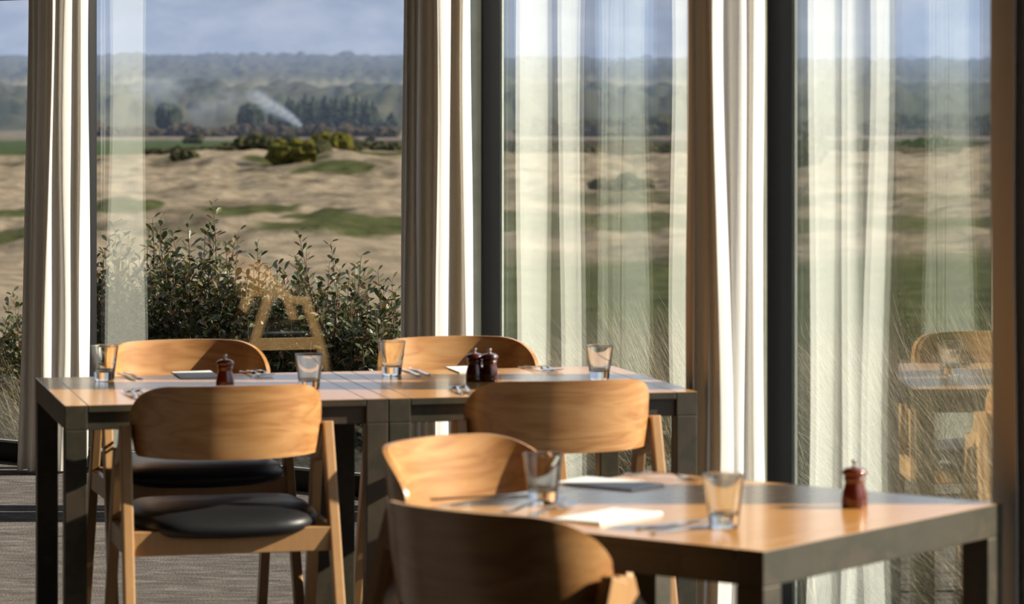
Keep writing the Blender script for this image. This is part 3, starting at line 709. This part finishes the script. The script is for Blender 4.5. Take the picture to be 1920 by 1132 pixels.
# ------------------------------------------------------------------ planting outside the glass
def leafy(name, x, d, ytop, rad, nsh, label, seed, leaf=.050):
    rg = np.random.default_rng(seed); X = (x-960)/FPX*d; zt = HC-(ytop-Y0)*d/FPX; zg = -.28; H = zt-zg
    root = empty(name, (X, d, zg)); tag(root, label, 'shrub', 'leafy shrubs outside the window')
    V = []; F = []; SV = []; SF = []
    def tube(a, b, r0, r1):
        ax = (b-a); ax = ax/np.linalg.norm(ax); s = np.cross(ax, (0.3, 1, .2)); s /= np.linalg.norm(s); u = np.cross(s, ax); i0 = len(SV)
        for p, r in ((a, r0), (b, r1)):
            for k in range(4): an = k*math.pi/2; SV.append(p+r*(math.cos(an)*s+math.sin(an)*u))
        for k in range(4): SF.append((i0+k, i0+(k+1) % 4, i0+4+(k+1) % 4, i0+4+k))
    def leafat(b0, dv, L, w):
        sd = np.cross(dv, (0, 0, 1.)); sd /= np.linalg.norm(sd)+1e-9; nr = np.cross(sd, dv); ro = rg.uniform(-.9, .9); sd, nr = sd*math.cos(ro)+nr*math.sin(ro), nr*math.cos(ro)-sd*math.sin(ro); i0 = len(V)
        V.extend([b0, b0+dv*L*.42-sd*w*.85+nr*w*.3, b0+dv*L*.74-sd*w*.85+nr*w*.28, b0+dv*L, b0+dv*L*.74+sd*w*.85+nr*w*.28, b0+dv*L*.42+sd*w*.85+nr*w*.3])
        F.extend([(i0, i0+1, i0+2, i0+3), (i0, i0+3, i0+4, i0+5)])
    for q in range(nsh):
        th = rg.uniform(0, 2*math.pi); rr = rad*math.sqrt(rg.uniform(0, 1)); dome = H*math.sqrt(max(0, 1-.80*(rr/rad)**2))
        top = dome*rg.uniform(.62, .97) if q > 3 else H*(1-.05*q)
        if q <= 3: rr *= .35+.15*q
        tip = np.array([rr*math.cos(th), rr*math.sin(th), top]); sp = .34
        base = np.array([tip[0]*.45+rg.normal()*.03, tip[1]*.45+rg.normal()*.03, max(0, top-rg.uniform(.45, .75))]); root0 = np.array([tip[0]*.12, tip[1]*.12, 0.])
        mid = .5*(base+tip)+np.array([tip[0]*.18+rg.normal()*.03, tip[1]*.18+rg.normal()*.03, -.02])
        cv = lambda t: (1-t)**2*base+2*t*(1-t)*mid+t*t*tip
        tube(root0, base, .008, .006)
        for k in range(6): tube(cv(k/6), cv((k+1)/6), .0055*(1-.13*k), .0055*(1-.13*(k+1)))
        nl = 34
        for k in range(nl):
            t = 1-(k/nl)*.95; p = cv(t); dirv = tip-mid; dirv = dirv/np.linalg.norm(dirv); a = k*2.4+rg.uniform(-.5, .5)
            out = np.array([math.cos(a), math.sin(a), rg.uniform(-.2, .3)]); el = rg.uniform(.15, 1.0)
            dv = out*math.cos(el)+dirv*math.sin(el); dv /= np.linalg.norm(dv); L = leaf*rg.uniform(.7, 1.25)*(.72+.28*min(1, 5*(1-t)+.2))
            leafat(p+out*rg.uniform(0, .05)*(1.15-t), dv, L, L*rg.uniform(.19, .27))
    for q in range(nsh*26):                     # leaves of the short inner twigs
        th = rg.uniform(0, 2*math.pi); rr = rad*.95*math.sqrt(rg.uniform(0, 1)); zt_ = H*math.sqrt(max(0, 1-.85*(rr/rad)**2))*.80
        p = np.array([rr*math.cos(th), rr*math.sin(th), zt_*rg.uniform(.05, 1.)**.8]); dv = rg.normal(size=3); dv[2] = abs(dv[2])*.8; dv /= np.linalg.norm(dv); L = leaf*rg.uniform(.6, 1.1)
        leafat(p, dv, L, L*rg.uniform(.19, .27))
    npmesh('foliage', V, F, M_leaf, root); npmesh('stems', SV, SF, M_stem, root)
    return root
for i, (x, d, y, r, n, l) in enumerate(((200, 14.6, 418, .30, 70, 'leafy dark green shrub seen through the pale reflected curtain at left'), (262, 15.0, 408, .32, 80, 'leafy dark shrub between the reflected curtain and the tallest shrub'),
        (375, 14.5, 380, .36, 120, 'tallest leafy dark green shrub outside the left window'), (455, 14.3, 432, .36, 110, 'leafy green shrub right of the tallest one'),
        (540, 14.6, 478, .34, 90, 'low leafy shrub between the tallest and the slender-topped one'), (592, 14.2, 432, .32, 70, 'leafy shrub with slender upright tips near the middle of the window'),
        (668, 14.4, 478, .34, 90, 'leafy shrub with reddish stems, second from the brown curtain'), (728, 14.1, 505, .30, 80, 'leafy shrub touching the brown curtain at the right end of the left window'),
        (12, 15.6, 545, .22, 50, 'leafy shrub at the far left edge, left of the cream curtain'), (968, 13.3, 632, .16, 22, 'small leafy shoots right of the dark post behind the middle chair'))):
    leafy('leafy_shrub', x, d, y, r, n, l, 100+i)

def marram(name, spots, label, seed):
    rg = np.random.default_rng(seed); V = []; F = []
    for X, d, n, Lm, rad in spots:
        for _ in range(n):
            a = rg.uniform(0, 2*math.pi); rr = rad*math.sqrt(rg.uniform()); b = np.array([X+rr*math.cos(a), d+rr*math.sin(a), -.30])
            L = Lm*rg.uniform(.55, 1.15); az = rg.normal()*.5+math.pi; lean = rg.uniform(.15, .75); spr = rg.uniform(-.25, .25)
            h = np.array([math.cos(az), math.sin(az)*.7, 0]); w = rg.uniform(.0012, .0034)
            side = np.array([rg.normal(), rg.normal()*.4, 0]); side /= np.linalg.norm(side)+1e-9; i0 = len(V)
            for k in range(6):
                t = k/5; ang = lean*(.25+t*1.15); p = b+L*t*(np.array([0, 0, 1])*math.cos(ang*.8)+h*math.sin(ang*.8)); ww = w*(1-.9*t)
                V += [p-side*ww, p+side*ww]
            for k in range(5): q = i0+2*k; F.append((q, q+1, q+3, q+2))
    o = npmesh(name, V, F, M_marram); return tag(o, label, 'grass', kind='stuff')
rg = random.Random(9); sp = []
for _ in range(110):
    d = rg.uniform(10.6, 14.5); x = rg.uniform(1130, 1420); sp.append(((x-960)/FPX*d+.18, d, 150, .82, .13))
for _ in range(40):
    d = rg.uniform(14.0, 17.5); x = rg.uniform(1000, 1300); sp.append(((x-960)/FPX*d+.1, d, 110, .55, .15))
marram('marram_grass', sp, 'straw-coloured dune grass outside the middle window, leaning left', 3)
sp = []
for _ in range(170):
    d = rg.uniform(8.4, 13.5); x = rg.uniform(1480, 1960); X = (x-960)/FPX*d+.20
    if X > 1.28: sp.append((X, d, 150, .86, .14))
marram('marram_grass', sp, 'straw-coloured dune grass outside the right-hand window, beside the pepper mill', 5)
sp = []
for _ in range(26):
    d = rg.uniform(14.0, 17); x = rg.uniform(-60, 330); sp.append(((x-960)/FPX*d, d, 110, .60, .15))
marram('marram_grass', sp, 'thin dune grass outside the left window, behind the left curtain', 7)

# ------------------------------------------------------------------ smoke and distance haze
def volume(name, dens, col, nscale=None):
    m, t, out = mat(name); v = N(t, 'ShaderNodeVolumePrincipled', Density=dens); v.inputs['Color'].default_value = (*col, 1)
    if nscale:
        c = N(t, 'ShaderNodeTexCoord'); n = N(t, 'ShaderNodeTexNoise', Scale=nscale, Detail=3.0); t.links.new(c.outputs['Object'], n.inputs['Vector'])
        r = ramp(t, n.outputs['Fac'], [(.38, (0, 0, 0)), (.68, (1, 1, 1))]); mu = N(t, 'ShaderNodeMath', operation='MULTIPLY'); t.links.new(r.outputs[0], mu.inputs[0]); mu.inputs[1].default_value = dens
        t.links.new(mu.outputs[0], v.inputs['Density'])
    t.links.new(v.outputs[0], out.inputs['Volume']); return m
def smoke_mat():
    m, t, out = mat('bonfire_smoke'); v = N(t, 'ShaderNodeVolumePrincipled'); v.inputs['Color'].default_value = (.72, .80, .95, 1)
    c = N(t, 'ShaderNodeTexCoord'); ln = N(t, 'ShaderNodeVectorMath', operation='LENGTH'); t.links.new(c.outputs['Object'], ln.inputs[0])
    fo = N(t, 'ShaderNodeMapRange'); fo.inputs[1].default_value = 1; fo.inputs[2].default_value = .1; fo.inputs[3].default_value = 0; fo.inputs[4].default_value = 1; t.links.new(ln.outputs['Value'], fo.inputs[0])
    n = N(t, 'ShaderNodeTexNoise', Scale=2.2, Detail=3.0); t.links.new(c.outputs['Object'], n.inputs['Vector'])
    r = ramp(t, n.outputs['Fac'], [(.36, (.1, .1, .1)), (.66, (1, 1, 1))]); mu = N(t, 'ShaderNodeMath', operation='MULTIPLY'); t.links.new(r.outputs[0], mu.inputs[0]); t.links.new(fo.outputs[0], mu.inputs[1])
    oi = N(t, 'ShaderNodeObjectInfo'); sx = N(t, 'ShaderNodeSeparateXYZ'); t.links.new(oi.outputs['Color'], sx.inputs[0]); m3 = N(t, 'ShaderNodeMath', operation='MULTIPLY'); t.links.new(mu.outputs[0], m3.inputs[0]); t.links.new(sx.outputs[0], m3.inputs[1])
    t.links.new(m3.outputs[0], v.inputs['Density']); t.links.new(v.outputs[0], out.inputs['Volume']); return m
M_smoke = smoke_mat(); q0 = dp(563, 236, 1290)
sm = empty('smoke_plume', q0); tag(sm, 'thin bluish smoke plume rising leftward from the far field', 'smoke', kind='stuff')
for x, y, r, rho in ((561, 234, 1.6, .9), (553, 228, 2.4, .65), (543, 220, 3.0, .48), (532, 213, 3.6, .36), (519, 206, 4.2, .26), (505, 198, 4.6, .20), (492, 189, 4.8, .16), (478, 180, 5.2, .12), (430, 190, 9, .03), (380, 205, 10, .03), (310, 168, 11, .035), (275, 165, 10, .03)):
    bm = bmesh.new(); bmesh.ops.create_icosphere(bm, subdivisions=3, radius=1); o = obj('smoke_puff', bm, M_smoke, sm)
    o.location = dp(x, y, 1290)-q0; o.scale = (r, r, r*.85); o.color = (rho, 0, 0, 1)
bm = bmesh.new(); box(bm, (-6000, 820, -30), (1800, 5200, 140))
tag(obj('haze', bm, volume('distance_haze', .00018, (.37, .46, .72)), smooth=False), 'blue distance haze over the far forested hills', 'haze', kind='stuff')
